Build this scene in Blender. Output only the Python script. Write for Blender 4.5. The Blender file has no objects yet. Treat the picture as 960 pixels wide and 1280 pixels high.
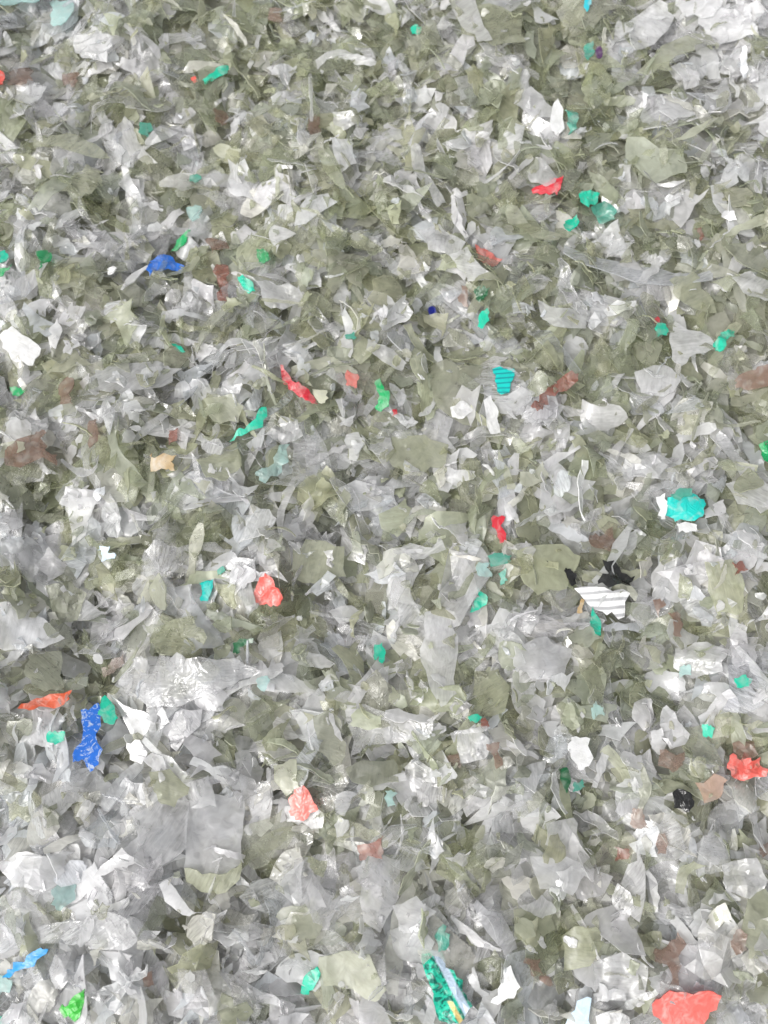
import bpy, math, random
import numpy as np
from mathutils import Vector, Matrix
from mathutils.geometry import delaunay_2d_cdt

# ------------------------------------------------------------------ camera, sky, sun, exposure
scene = bpy.context.scene
W0, H0 = 960.0, 1280.0                      # pixel grid the positions below were read in
TILT = math.radians(18.0)                   # the phone looks down, tipped 18 degrees from straight down
DIST = 0.31                                 # metres from lens to the pile
VFOV = math.radians(56.0)
cam_data = bpy.data.cameras.new('camera')
cam = bpy.data.objects.new('camera', cam_data)
scene.collection.objects.link(cam)
cam.location = (0.0, -DIST * math.sin(TILT), DIST * math.cos(TILT))
cam.rotation_euler = (TILT, 0.0, 0.0)
cam_data.sensor_fit = 'VERTICAL'
cam_data.sensor_height = 24.0
cam_data.lens = 12.0 / math.tan(VFOV / 2)
cam_data.dof.use_dof = True; cam_data.dof.focus_distance = 0.30; cam_data.dof.aperture_fstop = 11.0
cam_data.clip_start = 0.005
cam_data.clip_end = 20.0
scene.camera = cam

SUN_EL, SUN_AZ = math.radians(52.0), math.radians(235.0)   # azimuth measured from +Y, clockwise
world = bpy.data.worlds.new('World')
scene.world = world
world.use_nodes = True
wn, wl = world.node_tree.nodes, world.node_tree.links
wn.clear()
sky = wn.new('ShaderNodeTexSky'); sky.sky_type = 'NISHITA'; sky.sun_disc = False
sky.sun_elevation = SUN_EL; sky.sun_rotation = SUN_AZ
sky.air_density = 1.0; sky.dust_density = 6.0; sky.ozone_density = 1.0
hs = wn.new('ShaderNodeHueSaturation'); hs.inputs['Saturation'].default_value = 0.12   # hazy white overcast
bg = wn.new('ShaderNodeBackground'); bg.inputs['Strength'].default_value = 0.14
wo = wn.new('ShaderNodeOutputWorld')
wl.new(sky.outputs['Color'], hs.inputs['Color']); wl.new(hs.outputs['Color'], bg.inputs['Color'])
wl.new(bg.outputs['Background'], wo.inputs['Surface'])
sd = bpy.data.lights.new('sun', 'SUN'); sd.energy = 0.85; sd.angle = math.radians(14.0); sd.color = (1.0, 0.97, 0.93)
sun = bpy.data.objects.new('sun', sd); scene.collection.objects.link(sun)
sv = Vector((math.sin(SUN_AZ) * math.cos(SUN_EL), math.cos(SUN_AZ) * math.cos(SUN_EL), math.sin(SUN_EL)))
sun.rotation_euler = sv.to_track_quat('Z', 'Y').to_euler()
sun.location = sv * 2.0

scene.render.engine = 'CYCLES'
scene.view_settings.view_transform = 'Standard'
scene.view_settings.look = 'None'
scene.view_settings.gamma = 1.0
scene.view_settings.exposure = 0.58
scene.view_settings.use_curve_mapping = False
scene.cycles.use_denoising = True
scene.cycles.max_bounces = 8
scene.cycles.diffuse_bounces = 5
scene.cycles.glossy_bounces = 2
scene.cycles.transmission_bounces = 4
scene.cycles.transparent_max_bounces = 10
scene.cycles.use_adaptive_sampling = True
scene.cycles.adaptive_threshold = 0.04
scene.cycles.adaptive_min_samples = 16
scene.cycles.caustics_reflective = False

rng = np.random.default_rng(7)
random.seed(7)

# ------------------------------------------------------------------ materials
def srgb(r, g, b):
    def f(c):
        c /= 255.0
        return c / 12.92 if c <= 0.04045 else ((c + 0.055) / 1.055) ** 2.4
    return (f(r), f(g), f(b), 1.0)

def flake_material(name, rough=0.2, spec=1.0, translucent=0.35, bump=0.35, color_nodes=None):
    """thin plastic sheet: part see-through, part milky, glossy skin, scratched and crinkled.
    colour and opacity come from each flake's own attributes"""
    m = bpy.data.materials.new(name); m.use_nodes = True
    n, l = m.node_tree.nodes, m.node_tree.links
    n.clear()
    def math_(op, a, b=None, clamp=False):
        q = n.new('ShaderNodeMath'); q.operation = op; q.use_clamp = clamp
        for i, v in enumerate((a, b)):
            if v is None: continue
            if isinstance(v, (int, float)): q.inputs[i].default_value = v
            else: l.new(v, q.inputs[i])
        return q.outputs[0]
    at = n.new('ShaderNodeAttribute'); at.attribute_name = 'tint'
    ao = n.new('ShaderNodeAttribute'); ao.attribute_name = 'look'       # x opacity, y roughness add, z scratchiness
    au = n.new('ShaderNodeAttribute'); au.attribute_name = 'fuv'        # millimetres on the sheet
    lk = n.new('ShaderNodeSeparateXYZ'); l.new(ao.outputs['Vector'], lk.inputs[0])
    # scratches drawn out along the sheet
    mp = n.new('ShaderNodeMapping'); mp.inputs['Scale'].default_value = (0.16, 1.1, 1.0); l.new(au.outputs['Vector'], mp.inputs['Vector'])
    ns = n.new('ShaderNodeTexNoise'); ns.inputs['Scale'].default_value = 1.0; ns.inputs['Detail'].default_value = 2; ns.inputs['Roughness'].default_value = 0.75; ns.inputs['Distortion'].default_value = 0.6
    l.new(mp.outputs[0], ns.inputs['Vector'])
    # crinkles
    nc = n.new('ShaderNodeTexNoise'); nc.inputs['Scale'].default_value = 0.22; nc.inputs['Detail'].default_value = 2; nc.inputs['Roughness'].default_value = 0.55; nc.inputs['Distortion'].default_value = 1.2
    l.new(au.outputs['Vector'], nc.inputs['Vector'])
    h1 = math_('MULTIPLY', ns.outputs['Fac'], lk.outputs['Z'])
    h2 = math_('MULTIPLY', math_('MULTIPLY', math_('ABSOLUTE', math_('SUBTRACT', nc.outputs['Fac'], 0.5)), at.outputs['Alpha']), 7.0)
    hh = math_('ADD', h1, h2)
    bp = n.new('ShaderNodeBump'); bp.inputs['Strength'].default_value = bump; bp.inputs['Distance'].default_value = 0.0006
    l.new(hh, bp.inputs['Height'])
    # opacity
    v = math_('SUBTRACT', ns.outputs['Fac'], 0.5)
    v2 = math_('SUBTRACT', nc.outputs['Fac'], 0.5)
    op = math_('ADD', lk.outputs['X'], math_('ADD', math_('MULTIPLY', math_('MULTIPLY', v, lk.outputs['Z']), 0.6), math_('MULTIPLY', v2, 0.4)), clamp=True)
    colour = at.outputs['Color']
    if color_nodes: colour = color_nodes(n, l, au.outputs['Vector'], at.outputs['Color'])
    shade = n.new('ShaderNodeMapRange'); shade.inputs['From Min'].default_value = 0.3; shade.inputs['From Max'].default_value = 0.7
    shade.inputs['To Min'].default_value = 0.95; shade.inputs['To Max'].default_value = 1.03
    l.new(nc.outputs['Fac'], shade.inputs['Value'])
    vm = n.new('ShaderNodeVectorMath'); vm.operation = 'SCALE'; l.new(colour, vm.inputs[0]); l.new(shade.outputs[0], vm.inputs['Scale'])
    dif = n.new('ShaderNodeBsdfDiffuse'); l.new(vm.outputs[0], dif.inputs['Color']); l.new(bp.outputs[0], dif.inputs['Normal'])
    trl = n.new('ShaderNodeBsdfTranslucent'); l.new(vm.outputs[0], trl.inputs['Color']); l.new(bp.outputs[0], trl.inputs['Normal'])
    body = n.new('ShaderNodeMixShader'); body.inputs['Fac'].default_value = translucent
    l.new(dif.outputs[0], body.inputs[1]); l.new(trl.outputs[0], body.inputs[2])
    # see-through colour: lighter than the body colour (square root per channel)
    pw = n.new('ShaderNodeVectorMath'); pw.operation = 'POWER'; l.new(colour, pw.inputs[0]); pw.inputs[1].default_value = (0.3, 0.3, 0.3)
    tra = n.new('ShaderNodeBsdfTransparent'); l.new(pw.outputs[0], tra.inputs['Color'])
    base = n.new('ShaderNodeMixShader'); l.new(op, base.inputs['Fac']); l.new(tra.outputs[0], base.inputs[1]); l.new(body.outputs[0], base.inputs[2])
    lw = n.new('ShaderNodeLayerWeight'); lw.inputs['Blend'].default_value = 0.5; l.new(bp.outputs[0], lw.inputs['Normal'])
    fr = math_('ADD', math_('MULTIPLY', math_('POWER', lw.outputs['Facing'], 4.0), 0.75), 0.05)
    fr = math_('MULTIPLY', fr, spec, clamp=True)
    gl = n.new('ShaderNodeBsdfGlossy'); l.new(math_('ADD', lk.outputs['Y'], rough), gl.inputs['Roughness']); l.new(bp.outputs[0], gl.inputs['Normal'])
    out = n.new('ShaderNodeMixShader'); l.new(fr, out.inputs['Fac']); l.new(base.outputs[0], out.inputs[1]); l.new(gl.outputs[0], out.inputs[2])
    o = n.new('ShaderNodeOutputMaterial'); l.new(out.outputs[0], o.inputs['Surface'])
    return m

def scuffed(n, l, uv, col):                  # colour rubbed thin in places
    t = n.new('ShaderNodeTexNoise'); t.inputs['Scale'].default_value = 0.28; t.inputs['Detail'].default_value = 4; t.inputs['Distortion'].default_value = 0.8
    l.new(uv, t.inputs['Vector'])
    r = n.new('ShaderNodeMapRange'); r.inputs['From Min'].default_value = 0.48; r.inputs['From Max'].default_value = 0.72; r.inputs['To Max'].default_value = 0.42; l.new(t.outputs['Fac'], r.inputs['Value'])
    x = n.new('ShaderNodeMix'); x.data_type = 'RGBA'; l.new(r.outputs[0], x.inputs['Factor']); l.new(col, x.inputs['A'])
    x.inputs['B'].default_value = (.62, .62, .58, 1)
    return x.outputs['Result']

def print_speckle(n, l, uv, col):            # white worn print over a blue label
    t = n.new('ShaderNodeTexNoise'); t.inputs['Scale'].default_value = 0.4; t.inputs['Detail'].default_value = 4; t.inputs['Distortion'].default_value = 2.5
    l.new(uv, t.inputs['Vector'])
    r = n.new('ShaderNodeMapRange'); r.inputs['From Min'].default_value = 0.51; r.inputs['From Max'].default_value = 0.64; l.new(t.outputs['Fac'], r.inputs['Value'])
    x = n.new('ShaderNodeMix'); x.data_type = 'RGBA'; l.new(r.outputs[0], x.inputs['Factor']); l.new(col, x.inputs['A'])
    x.inputs['B'].default_value = srgb(190, 205, 232)
    return x.outputs['Result']

def print_comb(n, l, uv, col):               # thin dark lines across a turquoise label scrap
    t = n.new('ShaderNodeTexWave'); t.wave_type = 'BANDS'; t.bands_direction = 'Y'; t.inputs['Scale'].default_value = 0.15; t.inputs['Distortion'].default_value = 2.5; t.inputs['Detail'].default_value = 2.0; t.inputs['Detail Scale'].default_value = 0.35
    l.new(uv, t.inputs['Vector'])
    r = n.new('ShaderNodeMapRange'); r.inputs['From Min'].default_value = 0.1; r.inputs['From Max'].default_value = 0.35; l.new(t.outputs['Fac'], r.inputs['Value'])
    x = n.new('ShaderNodeMix'); x.data_type = 'RGBA'; l.new(r.outputs[0], x.inputs['Factor']); x.inputs['A'].default_value = srgb(20, 145, 150); l.new(col, x.inputs['B'])
    return x.outputs['Result']

def print_grey_lines(n, l, uv, col):         # grey lines across a white sheet
    t = n.new('ShaderNodeTexWave'); t.wave_type = 'BANDS'; t.bands_direction = 'Y'; t.inputs['Scale'].default_value = 0.13; t.inputs['Distortion'].default_value = 4.0; t.inputs['Detail'].default_value = 2.0; t.inputs['Detail Scale'].default_value = 0.4
    l.new(uv, t.inputs['Vector'])
    r = n.new('ShaderNodeMapRange'); r.inputs['From Min'].default_value = 0.15; r.inputs['From Max'].default_value = 0.5; l.new(t.outputs['Fac'], r.inputs['Value'])
    x = n.new('ShaderNodeMix'); x.data_type = 'RGBA'; l.new(r.outputs[0], x.inputs['Factor']); x.inputs['A'].default_value = srgb(182, 182, 184); l.new(col, x.inputs['B'])
    return x.outputs['Result']

def print_bands(n, l, uv, col):              # green label scrap: pale blue field, cream stripe, white flecks
    s = n.new('ShaderNodeSeparateXYZ'); l.new(uv, s.inputs[0])
    def lin(a, b, c):                         # a*x + b*y + c
        q = n.new('ShaderNodeMath'); q.operation = 'MULTIPLY'; l.new(s.outputs['X'], q.inputs[0]); q.inputs[1].default_value = a
        w = n.new('ShaderNodeMath'); w.operation = 'MULTIPLY_ADD'; l.new(s.outputs['Y'], w.inputs[0]); w.inputs[1].default_value = b; l.new(q.outputs[0], w.inputs[2])
        z = n.new('ShaderNodeMath'); z.operation = 'ADD'; l.new(w.outputs[0], z.inputs[0]); z.inputs[1].default_value = c
        return z.outputs[0]
    def mix(f, a, b):
        x = n.new('ShaderNodeMix'); x.data_type = 'RGBA'; l.new(f, x.inputs['Factor'])
        if isinstance(a, tuple): x.inputs['A'].default_value = a
        else: l.new(a, x.inputs['A'])
        if isinstance(b, tuple): x.inputs['B'].default_value = b
        else: l.new(b, x.inputs['B'])
        return x.outputs['Result']
    def band(v, lo, hi):
        a = n.new('ShaderNodeMapRange'); a.inputs['From Min'].default_value = lo - .25; a.inputs['From Max'].default_value = lo + .25; l.new(v, a.inputs['Value'])
        b = n.new('ShaderNodeMapRange'); b.inputs['From Min'].default_value = hi - .25; b.inputs['From Max'].default_value = hi + .25; b.inputs['To Min'].default_value = 1; b.inputs['To Max'].default_value = 0; l.new(v, b.inputs['Value'])
        q = n.new('ShaderNodeMath'); q.operation = 'MULTIPLY'; l.new(a.outputs[0], q.inputs[0]); l.new(b.outputs[0], q.inputs[1])
        return q.outputs[0]
    across = lin(0.866, 0.5, 0.0)             # across the scrap's long axis, millimetres
    t = n.new('ShaderNodeTexNoise'); t.inputs['Scale'].default_value = 0.6; t.inputs['Detail'].default_value = 2; l.new(uv, t.inputs['Vector'])
    fl = band(t.outputs['Fac'], 0.78, 5.0)
    dk = n.new('ShaderNodeTexNoise'); dk.inputs['Scale'].default_value = 0.38; dk.inputs['Detail'].default_value = 3; dk.inputs['Distortion'].default_value = 1.5; l.new(uv, dk.inputs['Vector'])
    dr = n.new('ShaderNodeMapRange'); dr.inputs['From Min'].default_value = 0.47; dr.inputs['From Max'].default_value = 0.56; l.new(dk.outputs['Fac'], dr.inputs['Value'])
    c = mix(dr.outputs[0], col, srgb(8, 110, 95))
    c = mix(fl, c, srgb(210, 225, 215))
    c = mix(band(across, 1.1, 3.3), c, srgb(196, 214, 232))
    # cream stripe runs lower down the scrap
    low = lin(0.0, -1.0, -3.0)
    q = n.new('ShaderNodeMath'); q.operation = 'MULTIPLY'; l.new(band(across, -1.2, 0.1), q.inputs[0]); l.new(band(low, 0.0, 60.0), q.inputs[1])
    c = mix(q.outputs[0], c, srgb(226, 200, 130))
    return c

MAT = {
    'clear': flake_material('clear_pet', rough=0.14, spec=1.1),
    'olive': flake_material('olive_pet', rough=0.24, spec=.7),
    'solid': flake_material('coloured_plastic', rough=0.28, translucent=0.25, bump=0.35, color_nodes=scuffed),
    'black': flake_material('black_plastic', rough=0.2, spec=1.3, translucent=0.0, bump=0.4),
    'label_speckle': flake_material('printed_blue_label', rough=0.3, translucent=0.15, color_nodes=print_speckle),
    'label_comb': flake_material('lined_turquoise_label', rough=0.3, translucent=0.15, color_nodes=print_comb),
    'label_lines': flake_material('lined_white_label', rough=0.22, translucent=0.1, color_nodes=print_grey_lines),
    'label_bands': flake_material('printed_green_label', rough=0.28, translucent=0.15, color_nodes=print_bands),
}

# ------------------------------------------------------------------ the bed under the pile
X0, X1, Y0, Y1 = -0.215, 0.215, -0.185, 0.285
CELL = 0.0008
NX, NY = int((X1 - X0) / CELL), int((Y1 - Y0) / CELL)
gx = X0 + (np.arange(NX) + 0.5) * CELL
gy = Y0 + (np.arange(NY) + 0.5) * CELL
GX, GY = np.meshgrid(gx, gy)
def waves(x, y, seed, lo, hi, k):
    r = np.random.default_rng(seed); s = 0
    for _ in range(k):
        a = r.uniform(0, 2 * math.pi); lam = r.uniform(lo, hi)
        s = s + np.sin((x * math.cos(a) + y * math.sin(a)) * 2 * math.pi / lam + r.uniform(0, 6.28)) / math.sqrt(k)
    return s
HM = -0.016 + 0.0032 * waves(GX, GY, 3, 0.07, 0.16, 6) + 0.0016 * waves(GX, GY, 4, 0.02, 0.05, 6)
bed_h = HM.copy()
ID = np.full((NY, NX), -1, dtype=np.int32)
LOCK = np.zeros((NY, NX), dtype=bool)

def new_object(name, mesh, mat, kind=None, label=None, cat=None, group=None):
    o = bpy.data.objects.new(name, mesh)
    scene.collection.objects.link(o)
    if mat: mesh.materials.append(mat)
    if kind: o['kind'] = kind
    if label: o['label'] = label
    if cat: o['category'] = cat
    if group: o['group'] = group
    return o

def build_bed():
    st = 8
    xs, ys = gx[::st], gy[::st]
    nx, ny = len(xs), len(ys)
    v = np.stack([np.tile(xs, ny), np.repeat(ys, nx), bed_h[::st, ::st].ravel() - .002], 1)
    i = np.arange((ny - 1) * nx).reshape(ny - 1, nx)[:, :-1].ravel()
    f = np.stack([i, i + 1, i + nx + 1, i + nx], 1)
    me = bpy.data.meshes.new('ground')
    me.from_pydata(v.tolist(), [], f.tolist())
    m = bpy.data.materials.new('packed_flake_bed'); m.use_nodes = True
    n, l = m.node_tree.nodes, m.node_tree.links
    b = n['Principled BSDF']; b.inputs['Roughness'].default_value = 0.6
    t = n.new('ShaderNodeTexVoronoi'); t.inputs['Scale'].default_value = 160.0
    c = n.new('ShaderNodeTexCoord'); l.new(c.outputs['Object'], t.inputs['Vector'])
    r = n.new('ShaderNodeValToRGB'); l.new(t.outputs['Color'], r.inputs['Fac'])
    r.color_ramp.elements[0].color = (0.16, 0.16, 0.13, 1); r.color_ramp.elements[1].color = (0.38, 0.38, 0.35, 1)
    l.new(r.outputs['Color'], b.inputs['Base Color'])
    o = new_object('ground', me, m, kind='structure', label='packed bed of plastic scrap beneath the loose flakes')
build_bed()

# ------------------------------------------------------------------ flake shapes
def roughen(poly, jag, n_sub):
    """add small nicks along straight cut edges"""
    out = []
    k = len(poly)
    for i in range(k):
        a, b = poly[i], poly[(i + 1) % k]
        out.append(a)
        d = b - a; L = np.hypot(*d)
        if L < 1e-9: continue
        nrm = np.array([-d[1], d[0]]) / L
        for j in range(1, n_sub + 1):
            t = (j + rng.uniform(-0.25, 0.25)) / (n_sub + 1)
            out.append(a + d * t + nrm * rng.normal(0, jag) * L)
    return np.array(out)

def inside(pts, poly):
    x, y = pts[:, 0], pts[:, 1]
    r = np.zeros(len(pts), bool)
    j = len(poly) - 1
    for i in range(len(poly)):
        xi, yi = poly[i]; xj, yj = poly[j]
        c = ((yi > y) != (yj > y)) & (x < (xj - xi) * (y - yi) / (yj - yi + 1e-15) + xi)
        r ^= c; j = i
    return r

def grid_in(poly, step, jit=0.0):
    lo, hi = poly.min(0), poly.max(0)
    a = np.arange(lo[0] + step * .5, hi[0], step); b = np.arange(lo[1] + step * .5, hi[1], step)
    if len(a) == 0 or len(b) == 0: return np.zeros((0, 2))
    p = np.stack(np.meshgrid(a, b), -1).reshape(-1, 2)
    if jit: p = p + rng.uniform(-jit, jit, p.shape) * step
    return p[inside(p, poly)]

def triangulate(poly, step):
    inner = grid_in(poly, step, 0.25)
    if len(inner):                                   # keep clear of the rim
        d = np.min(np.hypot(*(inner[:, None, :] - poly[None]).transpose(2, 0, 1)), 1)
        inner = inner[d > step * 0.35]
    pts = np.vstack([poly, inner]) if len(inner) else poly
    k = len(poly)
    r = delaunay_2d_cdt([Vector(p) for p in pts], [], [list(range(k))], 1, 1e-7)
    P = np.array([v[:] for v in r[0]]); T = np.array([f[:] for f in r[2] if len(f) == 3], dtype=np.int64)
    if len(T) == 0: return None
    a, b, c = P[T[:, 0]], P[T[:, 1]], P[T[:, 2]]
    ar = (b[:, 0] - a[:, 0]) * (c[:, 1] - a[:, 1]) - (b[:, 1] - a[:, 1]) * (c[:, 0] - a[:, 0])
    T[ar < 0] = T[ar < 0][:, ::-1]
    e = np.vstack([T[:, [0, 1]], T[:, [1, 2]], T[:, [2, 0]]])   # rim edges: those that no other triangle shares
    key = set(map(tuple, e.tolist()))
    B = np.array([x for x in e.tolist() if (x[1], x[0]) not in key], dtype=np.int64)
    return P, T, B

def shape(kind):
    if kind == 'shard':
        k = rng.integers(4, 7); a = np.sort(rng.uniform(0, 2 * math.pi, k) * .35 + np.arange(k) * 2 * math.pi / k)
        r = rng.uniform(0.65, 1.25, k)
        p = np.stack([np.cos(a) * r, np.sin(a) * r * rng.uniform(0.55, 0.95)], 1); s = 2
    elif kind == 'torn':
        k = rng.integers(8, 12); a = np.arange(k) * 2 * math.pi / k + rng.uniform(-.2, .2, k)
        r = rng.uniform(0.55, 1.2, k)
        p = np.stack([np.cos(a) * r, np.sin(a) * r * rng.uniform(0.55, 0.95)], 1); s = 1
    elif kind == 'triangle':
        a = np.array([0, 2.1, 4.2]) + rng.uniform(-.35, .35, 3); r = rng.uniform(.9, 1.4, 3)
        p = np.stack([np.cos(a) * r, np.sin(a) * r * .8], 1); s = 3
    elif kind == 'strip':
        k = 5; x = np.linspace(-1.6, 1.6, k); c = rng.uniform(-.18, .18) * x ** 2
        w = rng.uniform(0.16, 0.42, k); w[0] *= .5; w[-1] *= .5
        p = np.vstack([np.stack([x, c - w], 1), np.stack([x[::-1], (c + w)[::-1]], 1)]); s = 1
    else:                                             # rounded
        k = 10; a = np.arange(k) * 2 * math.pi / k; r = rng.uniform(0.85, 1.1, k)
        p = np.stack([np.cos(a) * r, np.sin(a) * r * rng.uniform(.6, .95)], 1); s = 1
    p = roughen(p, 0.08, s)
    return p - p.mean(0)

TPL = []
for kind, cnt in (('shard', 46), ('torn', 16), ('triangle', 24), ('strip', 20), ('round', 2)):
    for _ in range(cnt):
        p = shape(kind); t = triangulate(p, 0.34)
        if t is None: continue
        TPL.append((kind, p, t, grid_in(p, 0.13)))

def bend(P, size, style):
    """out-of-plane shape of a flake: curl of the bottle wall, a crease, crumples"""
    z = np.zeros(len(P))
    a = rng.uniform(0, math.pi); u = P[:, 0] * math.cos(a) + P[:, 1] * math.sin(a)
    R = {'flat': rng.uniform(3, 8), 'curl': rng.uniform(0.9, 2.0), 'crumple': rng.uniform(1.5, 4)}[style] * size
    z += rng.choice([-1, 1], p=[.6, .4]) * (R - np.sqrt(np.maximum(R * R - np.minimum(np.abs(u), R * .95) ** 2, 0)))
    if style != 'flat' or rng.random() < .35:
        a2 = rng.uniform(0, math.pi); d = P[:, 0] * math.cos(a2) + P[:, 1] * math.sin(a2) - rng.uniform(-.4, .4) * size
        z += np.where(d > 0, d, 0) * rng.normal(0, .35 if style == 'crumple' else .22)
    amp = {'flat': .015, 'curl': .025, 'crumple': .085}[style] * size
    for _ in range(3):
        a3 = rng.uniform(0, 6.28); lam = rng.uniform(.55, 1.6) * size
        z += amp * np.sin((P[:, 0] * math.cos(a3) + P[:, 1] * math.sin(a3)) * 6.28 / lam + rng.uniform(0, 6.28))
    return z - np.median(z)

FL = []            # every flake: dict
def to_cells(x, y):
    i = ((x - X0) / CELL).astype(np.int64); j = ((y - Y0) / CELL).astype(np.int64)
    ok = (i >= 0) & (i < NX) & (j >= 0) & (j < NY)
    return np.clip(j, 0, NY - 1), np.clip(i, 0, NX - 1), ok

def fit_plane(x, y, h, lim):
    cx, cy = x.mean(), y.mean(); dx, dy = x - cx, y - cy; hm = h.mean()
    sxx, syy, sxy = (dx * dx).sum() + 1e-12, (dy * dy).sum() + 1e-12, (dx * dy).sum()
    sxh, syh = (dx * (h - hm)).sum(), (dy * (h - hm)).sum()
    det = sxx * syy - sxy * sxy
    if abs(det) < 1e-20: return 0.0, 0.0, hm
    a, b = (sxh * syy - syh * sxy) / det, (syh * sxx - sxh * sxy) / det
    m = math.hypot(a, b)
    if m > lim: a, b = a * lim / m, b * lim / m
    return a, b, hm

def frame(a, b, yaw):
    """rotation whose z is the normal of z = a x + b y, and whose x has the given yaw"""
    nz = Vector((-a, -b, 1)).normalized()
    x = Vector((math.cos(yaw), math.sin(yaw), 0)); x = (x - nz * x.dot(nz)).normalized()
    y = nz.cross(x)
    return np.array(Matrix((x, y, nz)).transposed())

def settle(R, pos_xy, S, zs, t, q=0.86):
    """lower a flake on the pile: S local sample points, zs their out-of-plane offset"""
    L = np.column_stack([S, zs]) @ R.T
    j, i, ok = to_cells(L[:, 0] + pos_xy[0], L[:, 1] + pos_xy[1])
    if not ok.any(): return None
    j, i, Lz = j[ok], i[ok], L[ok, 2]
    gap = HM[j, i] - Lz
    z = np.quantile(gap, q) + t * .5
    top = Lz + z + t * .5
    return z, j, i, top

def drop(P, T, B, S, xy, yaw, style, size, kind, tint, look, extra=(0, 0), lim=.6, traced=None, t=None, q=0.86, R=None, fuv=None):
    z = bend(np.vstack([P, S]), size, style)
    if traced: z = z * .6
    zp, zs = z[:len(P)], z[len(P):]
    t = t or rng.uniform(.00018, .00042)
    if R is None:
        c, s = math.cos(yaw), math.sin(yaw)
        wx, wy = xy[0] + S[:, 0] * c - S[:, 1] * s, xy[1] + S[:, 0] * s + S[:, 1] * c
        j, i, ok = to_cells(wx, wy)
        if ok.sum() < 4: return
        a, b, _ = fit_plane(wx[ok], wy[ok], HM[j, i][ok], lim)
        R = frame(a + extra[0], b + extra[1], yaw)
    r = settle(R, xy, S, zs, t, q)
    if r is None: return
    z0, j, i, top = r
    up = top > HM[j, i] - 1e-6
    HM[j[up], i[up]] = top[up]; ID[j[up], i[up]] = len(FL)
    if traced and 'label' in traced: LOCK[j, i] = True
    if fuv is None:
        aa = rng.uniform(0, 6.28); c, s = math.cos(aa), math.sin(aa); off = rng.uniform(0, 400, 2)
        fuv = np.column_stack([P @ np.array([c, s]), P @ np.array([-s, c])]) * 1000 + off
    FL.append(dict(P=P, T=T, B=B, z=zp, t=t, R=R, pos=(xy[0], xy[1], z0), kind=kind, tint=tint, look=look,
                   fuv=fuv, smooth=(style != 'crumple' or rng.random() < .5), style=style, size=size, traced=traced,
                   shape=None, crinkle={'flat': .12, 'curl': .22, 'crumple': .5}[style] * rng.uniform(.3, 1.5) * (2.0 if kind == 'solid' else 1.0)))
    return FL[-1]

# ------------------------------------------------------------------ where photo pixels lie on the pile
cl, sl = math.cos(TILT), math.sin(TILT)
CAM = np.array(cam.location[:])
FPIX = (H0 / 2) / math.tan(VFOV / 2)
def ray(px, py):
    x, y = (px - W0 / 2) / FPIX, (H0 / 2 - py) / FPIX
    return np.array([x, y * cl + sl, y * sl - cl])
def on_pile(px, py):
    d = ray(px, py); z = 0.0
    for _ in range(6):
        p = CAM + d * ((z - CAM[2]) / d[2])
        j, i, ok = to_cells(p[:1], p[1:2])
        z = HM[max(0, j[0] - 6):j[0] + 7, max(0, i[0] - 6):i[0] + 7].mean()
    return p
def to_pixel(p):
    d = np.asarray(p) - CAM
    f = -(d[1] * -sl + d[2] * cl)              # along the view axis
    u = d[1] * cl + d[2] * sl
    return W0 / 2 + d[0] / f * FPIX, H0 / 2 - u / f * FPIX

# ------------------------------------------------------------------ colour of the mix: share of olive flakes over the pile
OLIVE = np.array([
    [.28, .82, .75, .55, .92, .22],
    [.48, .45, .65, .70, .82, .60],
    [.48, .50, .58, .58, .62, .78],
    [.52, .52, .58, .50, .48, .48],
    [.38, .40, .42, .44, .56, .42],
    [.32, .32, .44, .50, .50, .44],
    [.06, .08, .36, .38, .46, .36],
    [.10, .12, .22, .20, .42, .26]])
def olive_share(x, y):
    px, py = to_pixel((x, y, 0.0))
    u = min(max(px / 160 - .5, 0), 4.999); v = min(max(py / 160 - .5, 0), 6.999)
    i, j = int(u), int(v); fu, fv = u - i, v - j
    s = (OLIVE[j, i] * (1 - fu) + OLIVE[j, i + 1] * fu) * (1 - fv) + (OLIVE[j + 1, i] * (1 - fu) + OLIVE[j + 1, i + 1] * fu) * fv
    s += -0.03 + 0.40 * min(1.0, 2.4 * s) * float(waves(np.array(x), np.array(y), 11, 0.018, 0.045, 7))
    return s

def clear_look():
    g = rng.uniform(.70, .86); r = rng.random()
    if r < .68: h = (.995, .995, 1.006)
    elif r < .80: h = (1.0, .99, .91)           # yellowed
    elif r < .90: h = (.95, .985, 1.02)         # cool
    else: h = (.86, .86, .87)                     # grey, scuffed
    tint = tuple(min(.94, g * c * rng.uniform(.99, 1.01)) for c in h)
    op = rng.uniform(.08, .24) if rng.random() < .55 else rng.uniform(.24, .46)
    return tint, (op, rng.uniform(-.06, .22), .1 + 1.9 * rng.random() ** 3)
def olive_look():
    g = rng.uniform(.42, .62); k = rng.uniform(.68, .84)
    return (g * rng.uniform(.93, 1.0), g, g * k), (rng.uniform(.06, .30), rng.uniform(-.04, .2), rng.uniform(.1, .9) ** 2)

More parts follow.
